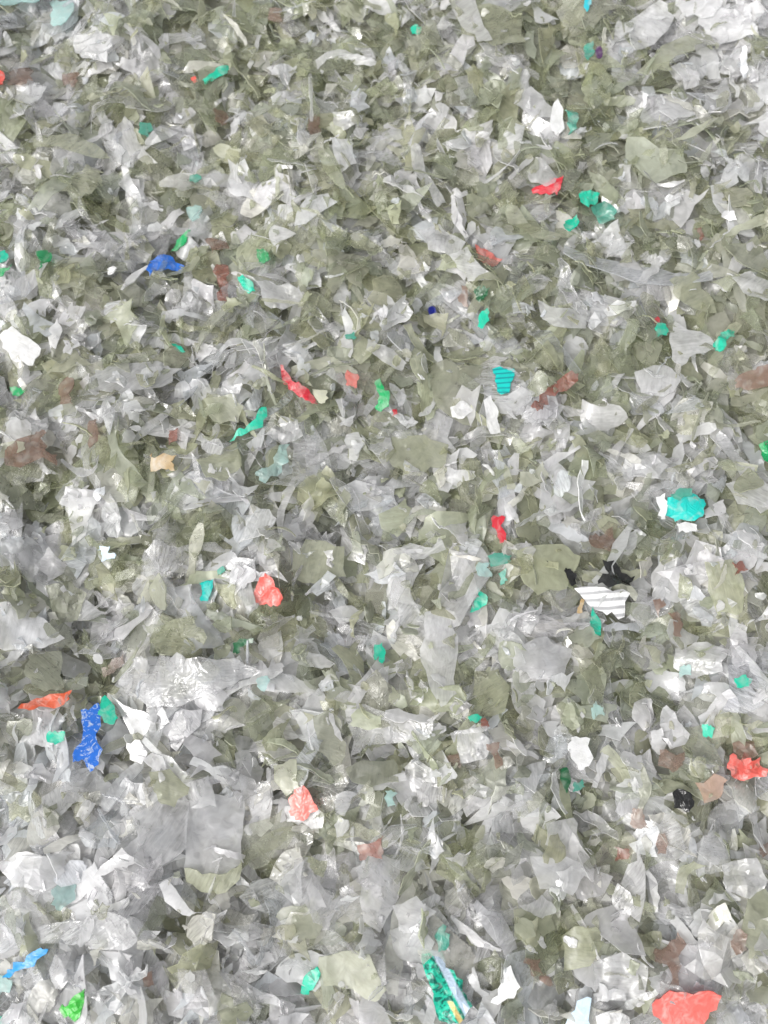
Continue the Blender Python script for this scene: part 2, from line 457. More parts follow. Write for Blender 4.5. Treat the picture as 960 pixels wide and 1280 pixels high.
STRIPS = [t for t in TPL if t[0] == 'strip']
STY = ['flat', 'curl', 'crumple']
def scatter(n, smin, smax, region=None, lim=.6, q=.86, avoid=False, big=0.0, at=None, slim=None):
    for _ in range(n):
        xy = (rng.uniform(X0 + .004, X1 - .004), rng.uniform(Y0 + .004, Y1 - .004))
        if at: xy = at
        if avoid:
            j, i, ok = to_cells(np.array([xy[0]]), np.array([xy[1]]))
            if LOCK[max(0, j[0] - 2):j[0] + 3, max(0, i[0] - 2):i[0] + 3].any(): continue
        kind, p, (P, T, B), S = TPL[rng.integers(len(TPL))]
        s = smin + (smax - smin) * rng.random() ** 1.8
        if big and rng.random() < big: s *= rng.uniform(1.3, 1.8)
        sx, sy = s * rng.uniform(.8, 1.2), s * rng.uniform(.7, 1.1) * rng.choice([-1, 1])
        if slim:
            kind, p, (P, T, B), S = STRIPS[rng.integers(len(STRIPS))]; sy *= slim
        sc = np.array([sx, sy])
        TT, BB = (T, B) if sy > 0 else (T[:, ::-1], B[:, ::-1])
        ol = rng.random() < olive_share(*xy)
        tint, look = olive_look() if ol else clear_look()
        e = rng.normal(0, .16, 2)
        f = drop(P * sc, TT, BB, S * sc, xy, rng.uniform(0, 6.28), rng.choice(STY, p=[.35, .33, .32]), s, 'olive' if ol else 'clear', tint, look, e, lim, q=q)
        if f: f['shape'] = kind

scatter(1700, .0045, .0110, lim=.5)
for _ in range(3):                              # close the gaps in the lowest layer
    bare = np.argwhere(ID < 0)
    for j, i in bare[rng.permutation(len(bare))[:2500]]:
        if ID[j, i] < 0: scatter(1, .006, .010, lim=.5, at=(gx[i], gy[j]))
scatter(2300, .0040, .0105, lim=.7)
scatter(2500, .0030, .0095, lim=.8, big=.08)

# ------------------------------------------------------------------ flakes picked out one by one (outlines in photo pixels, laid on the pile)
COL = {
    'teal': srgb(30, 196, 162), 'turquoise': srgb(15, 200, 190), 'cyan': srgb(50, 190, 205), 'green': srgb(20, 165, 95), 'leaf': srgb(60, 185, 60),
    'darkgreen': srgb(20, 95, 55), 'dullteal': srgb(80, 165, 145), 'aqua': srgb(178, 214, 210), 'blue': srgb(45, 118, 220), 'skyblue': srgb(30, 150, 215),
    'navy': srgb(25, 40, 150), 'paleblue': srgb(200, 222, 240), 'red': srgb(208, 48, 62), 'coral': srgb(222, 98, 88), 'salmon': srgb(236, 134, 124),
    'orange': srgb(215, 95, 60), 'brown': srgb(146, 118, 103), 'rust': srgb(158, 98, 84), 'amber': srgb(178, 150, 105), 'purple': srgb(95, 60, 105), 'peach': srgb(205, 172, 152),
    'black': srgb(28, 28, 28), 'white': srgb(238, 238, 238), 'cream': srgb(228, 228, 205), 'yellow': srgb(210, 190, 60),
}
# colour, opacity, outline, style, short phrase, label
C = [
 ('aqua', .7, '-8,-8 60,-8 62,10 50,18 22,14 -8,17', 'crumple', 'wide pale aqua flake', 'wide pale aqua see-through flake with a ragged lower edge'),
 ('aqua', .65, '62,10 92,4 97,26 82,46 68,42 71,25', 'curl', 'tapered pale aqua flake', 'pale aqua see-through flake tapering beside the wide pale aqua flake'),
 ('coral', .85, '-9,95 5,97 11,108 4,114 -9,112', 'crumple', 'orange red scrap', 'orange red scrap beside a pinkish tan flake'),
 ('brown', .3, '14,96 40,92 45,108 30,114 13,112', 'flat', 'pinkish tan flake', 'pinkish tan see-through flake beside an orange red scrap'),
 ('teal', .8, '255,105 268,98 275,90 287,88 286,97 268,107 258,112', 'crumple', 'crumpled green strip', 'crumpled bluish green strip with a small red chip at its tip'),
 ('coral', .8, '239,96 245,95 246,101 240,102', 'flat', 'small red chip', 'tiny red chip at the tip of a crumpled green strip'),
 ('dullteal', .6, '241,233 250,231 256,236 248,241 241,239', 'flat', 'dull teal chip', 'small dull teal chip among clear flakes'),
 ('aqua', .4, '238,274 248,268 256,272 254,284 244,288', 'curl', 'pale aqua curl', 'pale aqua see-through flake above a slim green sliver'),
 ('green', .85, '240,291 234,305 222,316 215,318 222,303 231,294', 'curl', 'slim green sliver', 'slim green sliver below a pale aqua flake'),
 ('brown', .4, '80,97 97,96 97,109 82,110', 'flat', None, 'faint brown see-through chip'),
 ('brown', .4, '270,143 289,142 288,158 273,160', 'flat', None, 'faint brown see-through chip'),
 ('brown', .45, '383,158 398,156 400,174 384,177', 'flat', None, 'faint brown see-through chip'),
 ('brown', .4, '336,15 351,14 352,30 337,31', 'flat', None, 'faint brown see-through chip'),
 ('dullteal', .45, '178,158 190,160 191,174 179,173', 'flat', 'grey teal chip', 'small grey teal see-through chip among olive flakes'),
 ('teal', .9, '-8,321 10,319 15,327 8,333 -8,333', 'curl', 'bright green stub', 'bright green stub above a second darker green stub'),
 ('green', .8, '-8,341 16,338 15,346 -8,350', 'flat', 'darker green stub', 'darker green stub below a bright green stub'),
 ('green', .25, '48,322 60,318 64,332 52,337', 'flat', 'pale green flake', 'pale green see-through flake near two green stubs'),
 ('blue', .92, '190,332 200,323 215,326 222,336 233,340 228,348 213,343 205,348 198,344 190,353 186,343', 'crumple', 'crumpled blue scrap', 'crumpled bright blue scrap with torn pointed ends'),
 ('brown', .5, '258,306 283,304 287,318 262,320', 'flat', 'pale brown chip', 'pale brown chip near the crumpled blue scrap'),
 ('rust', .55, '272,337 287,340 288,362 285,384 274,383 274,360', 'flat', 'upright brown strip', 'brown rectangular strip beside a folded teal flake'),
 ('teal', .9, '299,354 306,352 318,361 321,372 312,375 305,367', 'crumple', 'folded teal flake', 'folded teal flake beside a brown rectangular strip'),
 ('green', .3, '322,322 334,320 338,334 326,337', 'flat', None, 'faint green see-through chip among olive flakes'),
 ('teal', .95, '213,434 220,431 232,442 223,446', 'flat', 'pointed teal chip', 'small pointed bright teal chip on clear flakes'),
 ('green', .6, '16,488 28,485 32,493 20,497', 'flat', 'dull green chip', 'small dull green chip near a pale smooth oval flake'),
 ('brown', .5, '80,483 93,481 96,509 82,512', 'flat', 'narrow brown chip', 'narrow brown see-through chip below the large smooth grey flake'),
 ('brown', .62, '15,572 30,558 52,552 60,546 66,550 64,572 79,577 79,590 16,590', 'flat', 'large brown flake', 'large flat brown flake with stepped edge'),
 ('brown', .45, '112,530 127,528 128,556 114,558', 'flat', 'upright tan chip', 'tan upright chip beside the large brown flake'),
 ('rust', .5, '209,543 222,541 224,557 211,558', 'flat', None, 'faint brown see-through chip'),
 ('amber', .55, '192,576 222,576 223,592 194,593', 'flat', 'amber brown chip', 'amber brown chip below a large flat olive flake'),
 ('teal', .82, '288,556 297,542 310,536 321,527 325,515 334,512 335,525 322,540 303,549', 'curl', 'long teal strip', 'long curved teal strip with a wider end'),
 ('aqua', .4, '322,596 345,585 352,562 366,560 362,585 348,602 326,606', 'crumple', 'aqua crumpled film', 'pale aqua crumpled film below the long curved teal strip'),
 ('red', .92, '352,464 359,472 366,485 378,491 390,499 399,512 388,508 376,503 362,494 355,482', 'crumple', 'twisted red strip', 'twisted bright red strip beside a cream chip'),
 ('cream', .9, '391,489 409,490 411,500 402,507 395,500', 'flat', 'cream chip', 'cream white chip at the end of a twisted red strip'),
 ('green', .92, '468,484 474,480 480,492 488,502 486,516 476,522 468,516 475,503 470,493', 'curl', 'bent green flake', 'bent glossy green flake with a tiny red chip beside it'),
 ('red', .8, '490,512 496,511 496,518 491,519', 'flat', 'tiny red chip', 'tiny red chip touching the bent glossy green flake'),
 ('dullteal', .8, '432,421 446,418 446,426 434,429', 'flat', 'teal striped chip', 'small teal chip among clear streaked flakes'),
 ('navy', .95, '534,385 543,384 545,396 536,396', 'crumple', 'navy blue chip', 'small navy blue crumpled chip'),
 ('salmon', .85, '592,313 605,316 618,327 628,330 615,339 601,334', 'crumple', 'faded red scrap', 'faded pinkish red scrap pointing to one side'),
 ('brown', .6, '573,366 583,364 585,393 574,392', 'curl', 'brown curled sliver', 'brown curled sliver beside a dark green patterned scrap'),
 ('darkgreen', .5, '590,368 607,367 609,384 596,388', 'crumple', 'dark green patterned scrap', 'dark green patterned scrap above a bright teal chip'),
 ('teal', .88, '598,398 608,389 611,405 603,415 596,413', 'flat', 'teal chip below the patterned scrap', 'bright teal chip below a dark green patterned scrap'),
 ('turquoise', .95, '614,467 624,464 641,467 639,481 635,496 620,496 617,482', 'flat', 'ribbed turquoise scrap', 'ribbed turquoise scrap with fine dark lines across it'),
 ('red', .9, '662,245 680,238 690,231 702,227 699,240 694,251 680,249 664,249', 'crumple', 'red wedge', 'red wedge shaped scrap near two teal green flakes'),
 ('teal', .9, '720,252 735,247 748,250 744,262 732,269 722,262', 'crumple', 'bright teal crumple', 'bright teal crumpled flake lapping a dull teal flake'),
 ('dullteal', .5, '735,265 752,257 768,270 766,281 746,287', 'crumple', 'dull teal flake', 'dull teal see-through flake lapped by a bright teal crumpled one'),
 ('teal', .75, '704,282 719,277 722,286 710,297 703,294', 'curl', 'slanted teal chip', 'slanted teal chip below the bright teal crumpled flake'),
 ('cyan', .9, '727,-9 736,-9 737,14 732,24 727,19', 'flat', 'upright cyan sliver', 'upright cyan sliver with a blunt tip'),
 ('dullteal', .85, '728,66 738,63 741,74 733,83 728,78', 'crumple', 'teal and purple scrap', 'dark teal scrap beside a small purple chip'),
 ('purple', .85, '742,66 750,65 750,78 744,79', 'flat', 'small purple chip', 'small dull purple chip beside a dark teal scrap'),
 ('white', .95, '688,142 694,135 702,146 704,168 696,177 688,168', 'curl', 'bright white curl', 'bright white curled flake beside a dull teal sliver'),
 ('dullteal', .75, '704,146 715,143 720,152 718,172 708,176 708,160', 'crumple', 'dull teal sliver', 'dull teal sliver beside a bright white curled flake'),
 ('teal', .95, '513,37 519,32 527,36 524,44 515,44', 'flat', 'round teal chip', 'small rounded bright teal chip among olive flakes'),
 ('teal', .75, '817,412 829,410 831,420 820,424', 'flat', 'teal chip under the red speck', 'small teal chip just below a tiny red speck'),
 ('red', .9, '817,398 823,398 823,405 818,405', 'flat', 'tiny red speck', 'tiny red speck just above a small teal chip'),
 ('teal', .9, '884,441 892,432 900,425 912,417 912,428 902,436 897,448 888,446', 'crumple', 'forked teal flake', 'forked teal flake beside a broad clear flake'),
 ('brown', .62, '912,483 928,472 940,466 968,464 968,494 930,495 914,492', 'flat', 'broad reddish brown flake', 'broad reddish brown flake lying flat on olive flakes'),
 ('rust', .7, '655,521 672,503 690,490 700,480 713,481 709,493 692,504 676,516 662,528', 'curl', 'long rust strip', 'long slanted rust red strip'),
 ('rust', .5, '868,290 876,288 880,300 872,305', 'flat', 'small rust sliver', 'small rust sliver between dark olive flakes'),
 ('green', .75, '936,568 950,562 960,572 956,592 942,588', 'crumple', 'dark green flake with red specks', 'dark green crumpled flake beside clear flakes'),
 ('turquoise', .97, '829,628 845,624 862,623 876,630 874,647 862,657 840,658 828,650', 'curl', 'big turquoise flake', 'big bright turquoise curled flake, the largest turquoise piece'),
 ('dullteal', .5, '836,620 848,612 864,613 862,622 840,625', 'flat', 'dull teal tip', 'dull teal see-through piece behind the big turquoise flake'),
 ('white', .6, '815,628 826,623 829,640 826,656 817,650', 'curl', 'milky flake by turquoise', 'milky white flake touching the big turquoise flake'),
 ('white', .7, '842,658 868,657 872,668 850,672', 'flat', 'white slip under turquoise', 'white slip peeking from below the big turquoise flake'),
 ('red', .95, '616,646 631,648 629,664 633,680 624,681 621,668 614,660', 'flat', 'upright red scrap', 'upright deep red scrap with a notch'),
 ('dullteal', .7, '608,698 622,694 638,697 634,707 612,711', 'flat', 'grey teal slip', 'grey teal slip below the upright deep red scrap'),
 ('dullteal', .8, '622,718 632,713 633,730 625,734', 'flat', 'teal splinter', 'small teal splinter below a grey teal slip'),
 ('aqua', .4, '593,706 606,703 614,720 603,725', 'flat', 'pale aqua sheet', 'pale aqua see-through flake beside a grey teal slip'),
 ('teal', .95, '597,737 607,745 607,757 598,764 587,768 590,757 594,750', 'crumple', 'shiny teal crumple', 'shiny crumpled teal flake beside clear crinkled flakes'),
 ('coral', .9, '325,729 334,720 342,726 352,740 357,752 348,762 335,758 327,760 320,745', 'crumple', 'orange red crumple', 'orange red crumpled flake with a ragged outline'),
 ('turquoise', .85, '250,730 268,726 266,740 261,753 252,753 254,740', 'curl', 'turquoise wedge', 'small turquoise wedge beside a dark green tip'),
 ('dullteal', .85, '272,714 282,711 282,719 274,721', 'flat', 'dark green tip', 'small dark teal tip above a turquoise wedge'),
 ('darkgreen', .85, '292,806 305,800 320,800 318,806 306,810 298,820 293,816', 'crumple', 'dark green thread', 'thin dark green crumpled strip'),
 ('teal', .7, '467,812 478,805 482,818 478,831 468,826', 'flat', 'soft teal chip', 'soft teal chip among olive and clear flakes'),
 ('black', .9, '706,713 714,714 723,730 712,734', 'crumple', 'small black shard', 'small black shard beside the long black shard'),
 ('black', .62, '748,706 762,707 774,718 792,720 785,735 764,739 738,738 744,730 756,722', 'crumple', 'long black shard', 'long glossy black shard above a white sheet'),
 ('white', .95, '716,738 740,735 770,739 786,744 778,773 756,771 738,762', 'curl', 'glossy white sheet', 'glossy bright white sheet below the long black shard'),
 ('teal', .9, '734,752 742,768 750,780 748,797 740,796 737,775', 'curl', 'teal tongue', 'teal tongue poking from below the glossy white sheet'),
 ('amber', .8, '720,753 726,752 728,767 721,768', 'flat', 'amber chip', 'small amber chip beside the teal tongue'),
 ('brown', .75, '816,751 826,747 832,758 822,767', 'curl', 'dark brown nub', 'dark brown nub above a brown sliver'),
 ('brown', .65, '830,770 840,768 848,784 846,800 836,797', 'flat', 'brown sliver', 'upright brown sliver below a dark brown nub'),
 ('rust', .55, '912,705 924,703 930,715 920,720', 'flat', 'rust nub', 'small rust brown nub in a gap between flakes'),
 ('brown', .4, '736,672 766,671 766,688 738,688', 'flat', 'flat tan sheet', 'flat tan see-through flake above the long black shard'),
 ('teal', .92, '913,850 922,846 934,850 931,860 916,861', 'flat', 'teal chip on olive', 'oval teal chip on olive flakes'),
 ('teal', .95, '874,909 882,905 891,911 887,924 876,921', 'flat', 'square teal chip', 'small square bright teal chip near a red fan shaped scrap'),
 ('coral', .92, '903,955 910,942 920,951 929,940 934,952 946,947 946,958 959,963 945,972 925,977 908,970', 'crumple', 'red fan', 'bright red fan shaped scrap with torn fingers'),
 ('brown', .55, '912,930 938,928 944,944 925,950 914,942', 'crumple', 'brown crumple over the red fan', 'brown crumpled flake lapping the red fan shaped scrap'),
 ('peach', .3, '868,980 890,968 904,975 896,996 876,1004', 'flat', 'peach flake', 'peach coloured see-through flake below the red fan shaped scrap'),
 ('black', .8, '838,992 850,987 862,993 863,1008 852,1015 840,1010', 'crumple', 'crumpled black lump', 'crumpled matt black lump on clear flakes'),
 ('darkgreen', .9, '697,962 706,960 712,974 706,992 701,980', 'curl', 'dark green hook', 'dark green hooked sliver below a white flake'),
 ('dullteal', .75, '716,978 727,975 729,986 720,992', 'flat', 'small teal square', 'small teal square chip beside a dark green hooked sliver'),
 ('white', .92, '709,930 718,921 736,924 734,958 722,963 712,948', 'flat', 'matt white flake', 'matt white upright flake above a dark green hooked sliver'),
 ('salmon', .92, '361,1000 368,989 379,983 390,996 399,1012 386,1022 370,1024 362,1015', 'crumple', 'salmon pink flake', 'salmon pink faceted flake lying on olive flakes'),
 ('blue', .96, '106,890 120,886 128,881 130,900 127,930 128,957 118,966 113,958 108,950 97,954 96,945 107,930 109,910', 'flat', 'printed blue strip', 'blue label strip with worn white print'),
 ('teal', .97, '128,885 136,871 143,879 152,900 146,908 135,905', 'flat', 'teal tab', 'smooth teal tab touching the printed blue label strip'),
 ('teal', .75, '62,918 72,914 85,915 84,926 72,932 63,928', 'curl', 'faded teal flake', 'faded teal flake near the printed blue label strip'),
 ('orange', .85, '28,888 45,877 60,873 80,869 95,865 92,876 80,885 60,885 42,890', 'curl', 'orange brown strip', 'long orange brown strip above the faded teal flake'),
 ('brown', .4, '128,836 142,825 156,818 158,832 144,842 132,848', 'flat', 'faint pinkish chip', 'faint pinkish brown see-through chip near clear crinkled sheet'),
 ('skyblue', .92, '63,1186 51,1198 36,1208 20,1218 6,1222 16,1209 30,1199 45,1188 55,1184', 'curl', 'sky blue strip', 'long slanted sky blue strip'),
 ('aqua', .6, '-8,1226 8,1218 18,1224 14,1240 -8,1244', 'flat', 'pale aqua end', 'pale aqua flake at the end of the sky blue strip'),
 ('leaf', .9, '78,1259 92,1253 99,1241 109,1234 108,1252 105,1268 85,1270', 'crumple', 'leaf green scrap', 'leaf green crumpled scrap, the only bright grass green one'),
 ('teal', .9, '-8,1270 8,1270 11,1288 -8,1288', 'flat', 'teal corner', 'teal corner piece near the leaf green crumpled scrap'),
 ('teal', .85, '375,1242 379,1225 388,1212 396,1208 401,1216 394,1232 386,1243', 'curl', 'slanted teal blade', 'slanted teal blade shaped flake beside a broad olive flake'),
 ('teal', .97, '526,1186 538,1186 555,1199 569,1218 581,1240 588,1252 578,1269 560,1275 547,1269 540,1245 531,1215', 'crumple', 'printed green label', 'green label scrap with pale blue patch and cream stripe'),
 ('dullteal', .9, '546,1160 552,1153 560,1166 558,1184 548,1188', 'crumple', 'teal crumple over the label', 'small teal crumple above the printed green label scrap'),
 ('coral', .8, '810,1252 825,1240 850,1236 880,1235 896,1242 881,1262 869,1284 850,1294 828,1286 812,1266', 'flat', 'large coral red flake', 'large coral red translucent flake, the biggest red piece'),
 ('brown', .5, '812,1192 832,1182 845,1164 856,1180 846,1196 847,1230 834,1232 832,1205 815,1200', 'flat', 'tan T shaped flake', 'tan T shaped flake above the large coral red flake'),
 ('paleblue', .85, '704,1276 718,1248 736,1245 739,1292 704,1292', 'flat', 'pale blue sheet', 'smooth pale blue flake beside a milky white one'),
 ('white', .8, '742,1268 765,1260 786,1272 782,1294 744,1294', 'crumple', 'milky white sheet', 'milky white crumpled flake beside a smooth pale blue one'),
 ('white', .9, '612,1251 621,1234 637,1205 649,1232 641,1246', 'flat', 'white arrowhead', 'white arrowhead shaped flake near the printed green label scrap'),
 ('teal', .85, '584,897 592,894 602,897 596,904 587,903', 'flat', 'teal chip by red dot', 'small bright teal chip touching a red dot'),
 ('rust', .9, '600,902 608,900 609,909 602,910', 'flat', 'red dot', 'tiny red brown dot touching a small bright teal chip'),
 ('brown', .5, '607,930 622,926 628,955 614,962', 'flat', 'brown upright flake', 'brown upright see-through flake below a small bright teal chip'),
 ('paleblue', .7, '127,690 140,686 146,700 132,705', 'flat', 'light blue chip', 'light blue glossy chip among clear flakes'),
 ('aqua', .35, '66,1112 82,1104 98,1106 96,1124 78,1138 66,1130', 'flat', 'pale aqua window', 'pale aqua see-through flake on a white milky flake'),
 ('aqua', .45, '320,848 336,847 337,864 321,865', 'flat', None, 'small pale aqua see-through chip'),
 ('aqua', .5, '736,882 750,880 752,895 738,896', 'flat', None, 'small pale aqua see-through chip'),
 ('aqua', .5, '848,834 862,832 864,846 850,848', 'flat', None, 'small pale aqua see-through chip'),
 ('aqua', .5, '482,992 494,990 495,1006 484,1007', 'flat', None, 'small pale aqua see-through chip'),
 ('rust', .5, '448,1056 478,1040 480,1068 450,1072', 'flat', 'tan patch', 'tan see-through flake with a dark red edge'),
 ('brown', .5, '788,1010 802,1008 804,1035 790,1036', 'flat', 'small brown upright chip', 'small brown chip below the crumpled matt black lump'),
 ('rust', .55, '768,1060 784,1057 786,1072 770,1074', 'curl', None, 'small rust brown chip'),
 ('brown', .5, '818,1044 831,1042 832,1070 820,1070', 'flat', None, 'small tan see-through chip'),
 ('brown', .55, '914,1166 928,1164 928,1188 916,1190', 'curl', None, 'small rust brown chip'),
 ('brown', .6, '178,1214 192,1212 193,1230 180,1231', 'flat', 'dark brown square', 'small brown square chip set among white flakes'),
 ('brown', .5, '660,1200 672,1198 676,1216 664,1218', 'flat', None, 'small tan see-through chip'),
 ('brown', .5, '672,1218 688,1216 690,1230 674,1232', 'flat', None, 'small tan see-through chip'),
 ('brown', .5, '948,1054 966,1052 966,1072 950,1070', 'flat', None, 'small rust brown chip'),
 ('brown', .35, '560,946 576,942 576,962 560,962', 'flat', None, 'small tan see-through chip'),
 ('brown', .45, '816,945 850,942 848,960 818,962', 'flat', None, 'small tan see-through chip'),
 ('salmon', .4, '432,470 448,478 446,492 434,490', 'flat', None, 'small tan see-through chip'),
]
SPECIAL = {'printed blue strip': 'label_speckle', 'ribbed turquoise scrap': 'label_comb', 'printed green label': 'label_bands', 'glossy white sheet': 'label_lines'}
